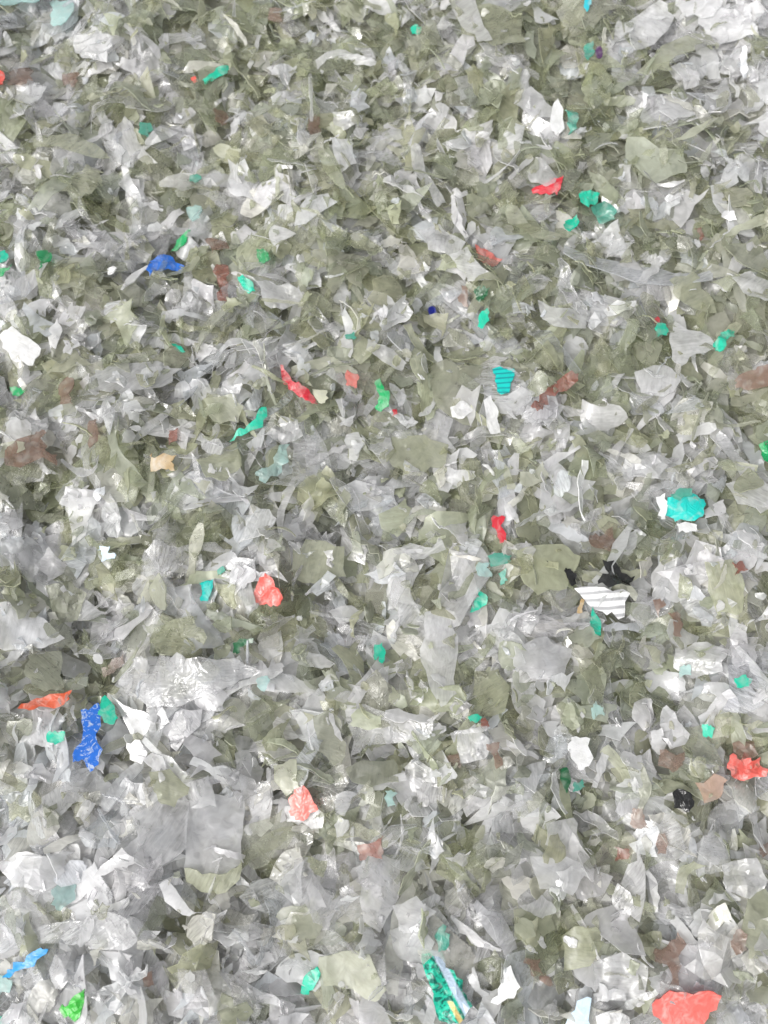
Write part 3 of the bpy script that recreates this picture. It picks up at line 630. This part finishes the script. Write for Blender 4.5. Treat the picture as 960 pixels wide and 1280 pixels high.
# kind, tint level, opacity, outline, style, look words
K = [
 ('clear', .80, .80, '5,425 20,414 40,428 56,442 46,463 25,459 8,441', 'flat', 'pale smooth oval flake'),
 ('clear', .55, .80, '122,470 150,461 200,457 230,468 206,489 160,499 128,493', 'flat', 'large smooth grey flake'),
 ('clear', .68, .45, '150,838 185,824 240,832 300,828 332,846 300,862 250,880 210,886 165,873 148,858', 'crumple', 'widest clear crinkled sheet'),
 ('clear', .85, .75, '-10,765 30,757 60,775 86,800 60,813 -10,806', 'crumple', 'broad milky white flake'),
 ('clear', .66, .55, '240,1000 270,992 307,994 306,1040 303,1080 285,1092 255,1094 233,1085 235,1050', 'flat', 'largest clear sheet with a rolled edge'),
 ('olive', .44, .55, '234,1084 256,1092 286,1091 304,1078 302,1098 285,1114 255,1115 236,1102', 'curl', 'olive rolled flake edging the largest clear sheet'),
 ('clear', .64, .45, '168,1015 200,1000 240,1003 236,1060 206,1082 175,1052', 'flat', 'wide clear flake beside the largest clear sheet'),
 ('clear', .66, .55, '530,770 560,764 571,800 569,870 550,887 535,860 524,815', 'curl', 'tall upright clear panel'),
 ('clear', .62, .4, '432,883 470,888 520,905 552,893 532,926 470,932 440,946', 'curl', 'wide grey clear flake'),
 ('clear', .75, .6, '832,426 838,411 882,430 890,444 865,450 846,466 835,456', 'flat', 'bright clear flake by forked teal'),
 ('clear', .68, .5, '872,148 888,128 902,108 909,140 897,152', 'flat', 'pointed clear flake'),
 ('clear', .74, .5, '670,385 690,394 734,388 729,412 690,416 675,406', 'crumple', 'clear flake with a scooped top edge'),
 ('clear', .72, .55, '674,579 690,575 720,602 743,605 726,623 700,619 685,601', 'curl', 'long clear flake with a bright cut edge'),
 ('clear', .68, .55, '843,546 870,535 892,527 894,539 865,553 848,556', 'flat', 'slanted clear tab'),
 ('clear', .70, .45, '322,362 340,360 370,370 386,385 356,397 334,390', 'crumple', 'clear scratched flake beside folded teal'),
 ('clear', .84, .6, '336,281 371,297 351,309 346,322 337,301', 'flat', 'pointed white flake with a fold'),
 ('clear', .62, .4, '200,58 208,50 232,48 252,53 254,60 232,58 212,62 203,68', 'curl', 'curled clear loop'),
 ('olive', .48, .4, '45,181 90,177 124,190 141,205 115,203 80,195 48,193', 'curl', 'long curved olive strip with bright edges'),
 ('clear', .84, .65, '98,57 120,47 146,60 136,86 110,89 97,75', 'crumple', 'white crumpled flake'),
 ('clear', .86, .8, '870,30 905,18 935,30 942,52 912,60 880,50', 'crumple', 'bright white crumpled flake'),
 ('clear', .80, .7, '840,14 875,2 900,10 888,28 855,30', 'curl', 'milky curled flake'),
 ('clear', .78, .6, '788,30 815,18 832,40 815,64 792,70', 'crumple', 'milky crumpled flake'),
 ('clear', .78, .55, '822,128 856,138 866,152 838,160 820,148', 'flat', 'clear wedge'),
 ('olive', .40, .5, '795,98 820,78 852,66 880,64 888,80 872,76 838,90 812,104', 'curl', 'arched olive strip'),
 ('clear', .80, .55, '836,92 862,80 880,86 878,104 852,112', 'flat', 'pale flake under the arched olive strip'),
 ('olive', .46, .55, '838,186 850,180 880,163 900,156 902,160 880,172 852,186', 'curl', 'long pale olive splinter'),
 ('olive', .46, .55, '900,300 925,288 968,270 968,278 930,296 905,306', 'curl', 'long straight pale olive splinter'),
 ('olive', .44, .5, '503,412 511,412 528,434 545,458 538,462 520,438', 'curl', 'thin olive splinter'),
 ('olive', .42, .55, '248,581 298,560 304,588 286,606 260,603', 'flat', 'large flat olive flake'),
 ('olive', .40, .55, '830,360 860,349 881,375 891,399 865,395 840,381', 'flat', 'smooth dark olive flake'),
 ('olive', .36, .5, '900,318 935,308 955,345 966,352 950,358 912,340', 'curl', 'folded olive flake'),
 ('olive', .40, .5, '490,552 530,548 560,560 552,590 510,598 486,580', 'flat', 'square olive flake'),
 ('olive', .46, .55, '368,690 395,680 431,688 433,725 400,736 369,728', 'flat', 'bright flat olive flake'),
 ('olive', .38, .6, '38,820 80,815 84,860 60,866 44,858 34,842', 'flat', 'dark smooth olive flake'),
 ('olive', .32, .55, '432,962 455,952 492,950 498,978 465,984 440,978', 'flat', 'dark olive flake'),
 ('olive', .33, .55, '392,898 412,890 428,905 432,945 424,962 400,940', 'curl', 'tall dark olive flake'),
 ('olive', .38, .5, '190,966 216,962 240,985 222,1010 205,1005 196,990', 'flat', 'slanted olive flake'),
 ('olive', .38, .5, '344,958 372,950 376,985 360,996 346,978', 'flat', 'olive flake beside salmon pink'),
 ('olive', .42, .55, '402,1190 440,1184 462,1188 484,1230 470,1246 440,1230 408,1226', 'flat', 'broad olive flake'),
 ('olive', .44, .45, '698,1172 715,1156 742,1158 752,1180 735,1205 702,1212', 'curl', 'curved olive sheet'),
 ('olive', .42, .5, '640,1136 682,1132 692,1160 668,1182 642,1172', 'flat', 'wide olive flake'),
 ('olive', .44, .5, '930,1120 950,1108 966,1130 962,1190 930,1196 922,1160', 'flat', 'tall pale olive flake'),
 ('olive', .46, .45, '838,1112 845,1085 862,1074 880,1080 868,1086 856,1096 850,1116', 'curl', 'hooked olive flake'),
 ('olive', .36, .5, '570,24 610,20 650,30 655,66 615,72 575,56', 'flat', 'wide dark olive flake'),
 ('olive', .46, .5, '645,692 700,685 722,700 705,740 670,748 648,725', 'flat', 'olive flake coloured pale as if lit'),  # light falling on this flake is put into its paler tint
 ('olive', .48, .5, '876,706 912,702 925,735 922,768 895,772 880,742', 'curl', 'olive fan shaped flake coloured pale as if lit'),  # paler tint carries the light on this flake too
 ('olive', .42, .5, '592,840 622,836 636,858 630,890 605,896 590,870', 'flat', 'olive flake with a straight side'),
 ('olive', .40, .5, '256,502 290,496 306,512 300,532 268,530', 'flat', 'olive flake above the long teal strip'),
 ('olive', .44, .45, '60,735 92,728 112,745 100,778 76,784', 'crumple', 'crumpled pale olive flake'),
 ('olive', .42, .45, '192,805 220,780 245,776 262,800 240,826 205,822', 'crumple', 'puckered olive flake'),
 ('olive', .36, .5, '365,1153 370,1138 385,1132 400,1140 405,1156 396,1171 380,1174 369,1166', 'curl', 'round olive disc'),
 ('clear', .84, .7, '0,1078 40,1064 72,1070 92,1092 62,1112 20,1108', 'crumple', 'milky white flake under pale aqua'),
 ('clear', .80, .55, '112,1150 140,1136 175,1142 184,1168 160,1186 122,1182', 'crumple', 'crumpled cloudy white flake'),
 ('clear', .70, .4, '372,1075 400,1066 430,1078 440,1120 420,1160 395,1150 375,1110', 'crumple', 'streaked clear sheet'),
 ('clear', .66, .4, '445,1085 470,1060 500,1075 498,1120 475,1165 455,1150', 'curl', 'streaked clear panel'),
 ('clear', .70, .5, '490,1130 520,1118 545,1138 522,1166 498,1160', 'flat', 'pale clear flake'),
 ('clear', .64, .5, '680,1030 715,1022 722,1050 700,1066 680,1056', 'flat', 'grey square clear flake'),
 ('clear', .72, .45, '660,1070 700,1068 730,1090 712,1118 672,1110', 'flat', 'clear faceted flake'),
 ('clear', .72, .5, '645,1128 680,1116 692,1142 672,1152', 'flat', 'clear triangular flake'),
 ('clear', .72, .45, '740,1200 775,1188 805,1205 800,1240 760,1248 738,1228', 'crumple', 'clear cloudy flake beside the olive sheet'),
 ('clear', .70, .5, '895,1080 935,1072 950,1100 930,1122 900,1112', 'crumple', 'cloudy clear flake'),
 ('clear', .86, .8, '202,1104 212,1098 226,1116 248,1140 240,1144 218,1132', 'curl', 'bright white shard'),
 ('clear', .80, .6, '140,1258 150,1238 175,1206 182,1210 160,1240 148,1262', 'curl', 'narrow white strip'),
 ('clear', .84, .8, '162,930 178,926 188,942 180,956 166,950', 'flat', 'bright white flake by the printed blue strip'),
 ('clear', .86, .8, '194,888 206,884 212,900 202,910', 'flat', 'small bright white chip'),
 ('clear', .84, .75, '410,762 440,758 462,766 448,778 424,780', 'curl', 'bright white curved flake'),
 ('clear', .80, .6, '500,692 512,684 540,690 548,676 556,692 530,704', 'crumple', 'white curled flake'),
 ('clear', .82, .8, '603,506 612,500 622,520 624,546 612,548', 'curl', 'white upright curl'),
 ('clear', .80, .7, '562,516 578,508 590,520 578,530 564,528', 'crumple', 'small white crumple'),
 ('clear', .78, .6, '434,548 448,544 456,560 446,580 436,578', 'curl', 'white narrow flake'),
 ('clear', .72, .5, '336,548 352,528 372,534 380,552 356,562', 'crumple', 'cloudy flake by the twisted red strip'),
 ('clear', .70, .45, '460,432 480,440 508,462 502,472 478,460 458,446', 'crumple', 'scratched clear strip'),
 ('clear', .72, .5, '512,190 524,196 540,230 556,262 546,268 528,240 514,215', 'crumple', 'long crinkled clear strip'),
 ('clear', .76, .6, '416,188 440,190 446,220 428,230 418,210', 'crumple', 'white cloudy chip'),
 ('clear', .74, .55, '416,146 440,146 448,160 430,170 418,162', 'crumple', 'pale cloudy flake'),
 ('clear', .66, .5, '560,10 590,2 600,30 615,60 596,62 575,40', 'flat', 'clear pleated flake'),
 ('clear', .80, .7, '334,88 352,86 372,94 364,100 340,98', 'curl', 'white scrap'),
 ('clear', .74, .45, '393,92 410,84 432,80 450,86 448,92 430,88 410,92 398,100', 'curl', 'clear looped strip'),
 ('clear', .72, .45, '560,330 582,320 600,345 620,360 592,362 570,348', 'flat', 'clear shard by the faded red scrap'),
 ('clear', .66, .5, '520,306 548,296 580,318 566,336 534,326', 'crumple', 'clear rumpled flake'),
 ('clear', .70, .5, '640,140 662,118 680,138 694,150 668,158', 'flat', 'clear flake by the bright white curl'),
 ('clear', .74, .5, '905,362 930,352 960,372 955,392 925,386', 'crumple', 'clear rumpled flake on dark olive'),
 ('clear', .70, .5, '790,470 830,462 848,478 838,496 800,498', 'curl', 'ridged clear flake'),
 ('clear', .72, .45, '780,572 815,566 838,580 820,602 788,598', 'crumple', 'clear crinkled flake'),
 ('clear', .70, .5, '900,612 935,600 962,618 952,640 915,636', 'flat', 'clear broad flake'),
 ('clear', .70, .5, '640,812 680,800 712,815 700,850 662,852 640,836', 'flat', 'clear square flake'),
 ('clear', .78, .5, '840,812 880,804 908,815 900,840 862,850 838,836', 'crumple', 'clear bright flake'),
 ('clear', .72, .45, '560,918 592,906 610,925 604,950 575,955', 'crumple', 'clear puckered flake'),
 ('clear', .76, .5, '505,960 520,948 545,965 540,985 515,990', 'crumple', 'clear ribbed flake'),
 ('clear', .82, .8, '812,915 826,910 832,930 824,945 814,936', 'curl', 'small bright white curl'),
]

def lay(px, style, kind, tint, look, info, thick=None, q=.96):
    pts = np.array([[float(v) for v in s.split(',')] for s in px.split()])
    if len(pts) == 4:                            # small chips: ragged, not square
        w = np.ptp(pts, axis=0).mean()
        mid = (pts + np.roll(pts, -1, 0)) / 2
        pts = np.stack([pts, mid], 1).reshape(-1, 2) + rng.normal(0, .13, (8, 2)) * w
    ctr = pts.mean(0)
    c3 = on_pile(*ctr)
    r = max(.004, np.ptp(pts, axis=0).max() / FPIX * DIST * .5)
    j, i, ok = to_cells(c3[:1], c3[1:2]); k = max(3, int(r / CELL))
    jj, ii_ = np.mgrid[max(0, j[0] - k):min(NY, j[0] + k + 1), max(0, i[0] - k):min(NX, i[0] + k + 1)]
    a, b, hm = fit_plane(gx[ii_].ravel(), gy[jj].ravel(), HM[jj, ii_].ravel(), .35)
    a += rng.normal(0, .06); b += rng.normal(0, .06)
    n = np.array([-a, -b, 1.0]); c3 = np.array([c3[0], c3[1], hm])
    W = []
    for p in pts:
        d = ray(*p); W.append(CAM + d * (((c3 - CAM) @ n) / (d @ n)))
    W = np.array(W); o = W.mean(0); R = frame(a, b, 0.0)
    poly = ((W - o) @ R)[:, :2]
    x, y = poly[:, 0], poly[:, 1]
    if (x * np.roll(y, -1) - np.roll(x, -1) * y).sum() < 0: poly = poly[::-1]
    fine = roughen(poly, .10 if 'label' in info else .06, 2)
    size = max(np.ptp(fine, axis=0)) * .5
    tri = triangulate(fine, max(.0014, size * .22))
    if tri is None: tri = triangulate(poly, size * .3)
    P, T, B = tri
    S = grid_in(fine, CELL * .8)
    if len(S) < 5: S = np.vstack([S, P])
    fuv = P * 1000 if info.get('mat') else None
    f = drop(P, T, B, S, o[:2], 0, style, size, kind, tint, look, traced=info, t=thick or rng.uniform(.0002, .0004), q=q, R=R, fuv=fuv)
    if f: f['shape'] = 'traced'

for kind, g, op, px, style, words in K:
    if kind == 'clear': g = .66 + .22 * (g - .55) / .3; tint = (g * .99, g * .99, g)
    else: g = .40 + .2 * (g - .32) / .16; tint = (g * .97, g, g * rng.uniform(.70, .80))
    lay(px, style, kind, tint, (op * rng.uniform(.42, .62), rng.uniform(-.05, .15), rng.uniform(.1, .9)), dict(words=words))
for colour, op, px, style, short, label in C:
    rel = COL[colour][:3]
    if colour in ('brown', 'rust'): op *= .5
    if colour in ('aqua', 'dullteal'): op *= .7
    lay(px, style, 'solid', rel, (op, rng.uniform(-.05, .12), rng.uniform(.1, .6)), dict(short=short, label=label, colour=colour, mat=SPECIAL.get(short) or ('black' if colour == 'black' else None)))

scatter(2000, .0018, .0060, lim=.9, avoid=True)
scatter(170, .0025, .0065, lim=.5, avoid=True, slim=.42)      # long splinters
scatter(1600, .0008, .0020, lim=.9, avoid=True)   # fines and splinters

# ------------------------------------------------------------------ meshes
def flake_arrays(f):
    P, T, B, z, t = f['P'], f['T'], f['B'], f['z'], f['t']
    n = len(P)
    top = np.column_stack([P, z + t / 2]); bot = np.column_stack([P, z - t / 2])   # the sheet and its cut edge
    b0, b1 = B[:, 0], B[:, 1]; k = len(B)
    rim = np.vstack([bot[b0], bot[b1], top[b1], top[b0]])
    V = np.vstack([top, rim])
    q = n + np.arange(k)
    F = np.vstack([T, np.column_stack([q, q + k, q + 2 * k]), np.column_stack([q, q + 2 * k, q + 3 * k])])
    u = f['fuv']
    U = np.vstack([u, u[b0], u[b1], u[b1], u[b0]])
    sm = np.zeros(len(F), bool); sm[:len(T)] = f['smooth']
    o, r, sc = f['look']; o = 1 - (1 - o) ** 2
    LK = np.tile((o, r, sc), (len(V), 1)); LK[n:, 0] = min(1.0, o + .25)     # cut edges are frosted
    return V, F, U, sm, LK

def make_mesh(name, V, F, U, sm, tint, look):
    me = bpy.data.meshes.new(name)
    me.vertices.add(len(V)); me.vertices.foreach_set('co', V.astype(np.float32).ravel())
    me.loops.add(len(F) * 3); me.loops.foreach_set('vertex_index', F.astype(np.int32).ravel())
    me.polygons.add(len(F)); me.polygons.foreach_set('loop_start', np.arange(0, len(F) * 3, 3, dtype=np.int32))
    me.polygons.foreach_set('use_smooth', sm)
    a = me.attributes.new('fuv', 'FLOAT_VECTOR', 'POINT'); a.data.foreach_set('vector', np.column_stack([U, np.zeros(len(U))]).astype(np.float32).ravel())
    a = me.attributes.new('look', 'FLOAT_VECTOR', 'POINT'); a.data.foreach_set('vector', look.astype(np.float32).ravel())
    a = me.attributes.new('tint', 'FLOAT_COLOR', 'POINT'); a.data.foreach_set('color', tint.astype(np.float32).ravel())
    me.update(calc_edges=True); me.validate()
    return me

def single(f, name, mat, **kw):
    V, F, U, sm, LK = flake_arrays(f)
    me = make_mesh(name, V, F, U, sm, np.tile((*f['tint'][:3], f['crinkle']), (len(V), 1)), LK)
    o = new_object(name, me, mat, **kw)
    o.matrix_world = Matrix.LocRotScale(Vector(f['pos']), Matrix(f['R'].tolist()).to_quaternion(), None)
    return o

# how much of each flake shows, in photo pixels
ii, cc = np.unique(ID[ID >= 0], return_counts=True)
seen = np.zeros(len(FL)); seen[ii] = cc
in_view = np.zeros(len(FL), bool)
for k, f in enumerate(FL):
    px, py = to_pixel(f['pos'])
    in_view[k] = -10 < px < W0 + 10 and -10 < py < H0 + 10
    d = np.linalg.norm(np.array(f['pos']) - CAM)
    seen[k] *= (DIST / d) ** 2
    if not in_view[k]: seen[k] *= 0

# ------------------------------------------------------------------ flakes as things of their own
NAME = {'aqua': 'aqua_flake', 'coral': 'red_flake', 'red': 'red_flake', 'salmon': 'red_flake', 'rust': 'brown_flake', 'brown': 'brown_flake', 'amber': 'brown_flake',
        'orange': 'orange_flake', 'peach': 'orange_flake', 'teal': 'teal_flake', 'dullteal': 'teal_flake', 'turquoise': 'turquoise_flake', 'cyan': 'cyan_flake', 'green': 'green_flake',
        'leaf': 'green_flake', 'darkgreen': 'green_flake', 'blue': 'blue_flake', 'skyblue': 'blue_flake', 'paleblue': 'blue_flake', 'navy': 'blue_flake',
        'purple': 'purple_flake', 'black': 'black_flake', 'white': 'white_flake', 'cream': 'white_flake', 'yellow': 'yellow_flake'}
anchors = []                                   # (position, phrase) of flakes anyone can find
for k, f in enumerate(FL):
    tr = f['traced']
    if tr and 'label' in tr:
        nm = NAME[tr['colour']]
        f['built'] = True
        if tr['short'] and len(tr['short'].split()) <= 5: anchors.append((np.array(f['pos']), tr['short']))
apos = np.array([a[0] for a in anchors])
used = set()
for f in FL:
    tr = f['traced']
    if not (tr and 'label' in tr): continue
    lab = tr['label']; nm = NAME[tr['colour']]
    if tr['short'] is None:
        for near in np.argsort(np.linalg.norm(apos - np.array(f['pos']), axis=1))[:4]:
            lab = tr['label'] + ' near the ' + anchors[near][1]
            if lab not in used: break
    used.add(lab)
    single(f, nm, MAT[tr['mat'] or 'solid'], label=lab, cat=nm.replace('_', ' '), group='coloured flakes in the pile')

def describe(f):
    P = f['P']; q = P - P.mean(0); ev = np.sqrt(np.maximum(np.linalg.eigvalsh(q.T @ q / len(q)), 1e-12))
    asp = ev[1] / ev[0]; d = ev[1] * 3.4
    size = 'large' if d > .016 else 'small' if d < .0085 else 'mid-sized'
    form = 'narrow' if asp > 2.6 else {'triangle': 'three-cornered', 'round': 'rounded', 'torn': 'ragged', 'shard': 'angular', 'strip': 'narrow'}.get(f['shape'], 'angular')
    sty = {'flat': 'flat', 'curl': 'curled', 'crumple': 'crumpled'}[f['style']]
    if f['kind'] == 'clear':
        tone = 'milky' if f['look'][0] > .5 else 'hazy' if f['look'][0] > .24 else 'glassy'
        return f'{size} {sty} {form} {tone} clear flake'
    g = f['tint'][1]
    tone = 'dark' if g < .48 else 'pale' if g > .56 else 'mid'
    return f'{size} {sty} {form} {tone} olive flake'

todo = []
for kind in ('clear', 'olive'):
    ks = [k for k, f in enumerate(FL) if f['kind'] == kind and not f.get('built')]
    tr = [k for k in ks if FL[k]['traced'] and in_view[k]]
    ot = sorted((k for k in ks if not FL[k]['traced'] and seen[k] > 14), key=lambda k: -seen[k])
    for k in tr + ot[:300 - len(tr)]:
        f = FL[k]; d = np.linalg.norm(apos - np.array(f['pos']), axis=1)
        if f['traced']: lab = f['traced']['words'] + ' lying in the pile'
        else:
            for m, near in enumerate(np.argsort(d)[:4]):
                dd = d[near]
                how = ' next to the ' if dd < .010 and m == 0 else ' close to the ' if dd < .022 and m == 0 else ' not far from the '
                lab = describe(f) + how + anchors[near][1]
                if lab not in used: break
            used.add(lab)
        todo.append((k, kind, lab))
for k, kind, lab in todo:
    f = FL[k]
    single(f, kind + '_flake', MAT[kind], label=lab, cat=kind + ' flake', group=f'larger {kind} flakes on top of the pile')
    f['built'] = True

def pile_of(idx, name, mat, label, cat):
    Vs, Fs, Us, sms, ts, ls = [], [], [], [], [], []; off = 0
    for k in idx:
        f = FL[k]; V, F, U, sm, LK = flake_arrays(f)
        V = V @ f['R'].T + np.array(f['pos'])
        Vs.append(V); Fs.append(F + off); Us.append(U); sms.append(sm); off += len(V)
        ts.append(np.tile((*f['tint'][:3], f['crinkle']), (len(V), 1))); ls.append(LK)
    me = make_mesh(name, np.vstack(Vs), np.vstack(Fs), np.vstack(Us), np.concatenate(sms), np.vstack(ts), np.vstack(ls))
    new_object(name, me, mat, kind='stuff', label=label, cat=cat)

rest = [k for k, f in enumerate(FL) if not f.get('built')]
pile_of([k for k in rest if FL[k]['kind'] == 'clear'], 'loose_clear_flakes', MAT['clear'], 'countless small clear plastic flakes filling the pile', 'clear flakes')
pile_of([k for k in rest if FL[k]['kind'] == 'olive'], 'loose_olive_flakes', MAT['olive'], 'countless small olive tinted plastic flakes filling the pile', 'olive flakes')
print('flakes', len(FL), 'tris', sum(len(f['T']) + len(f['B']) * 2 for f in FL))
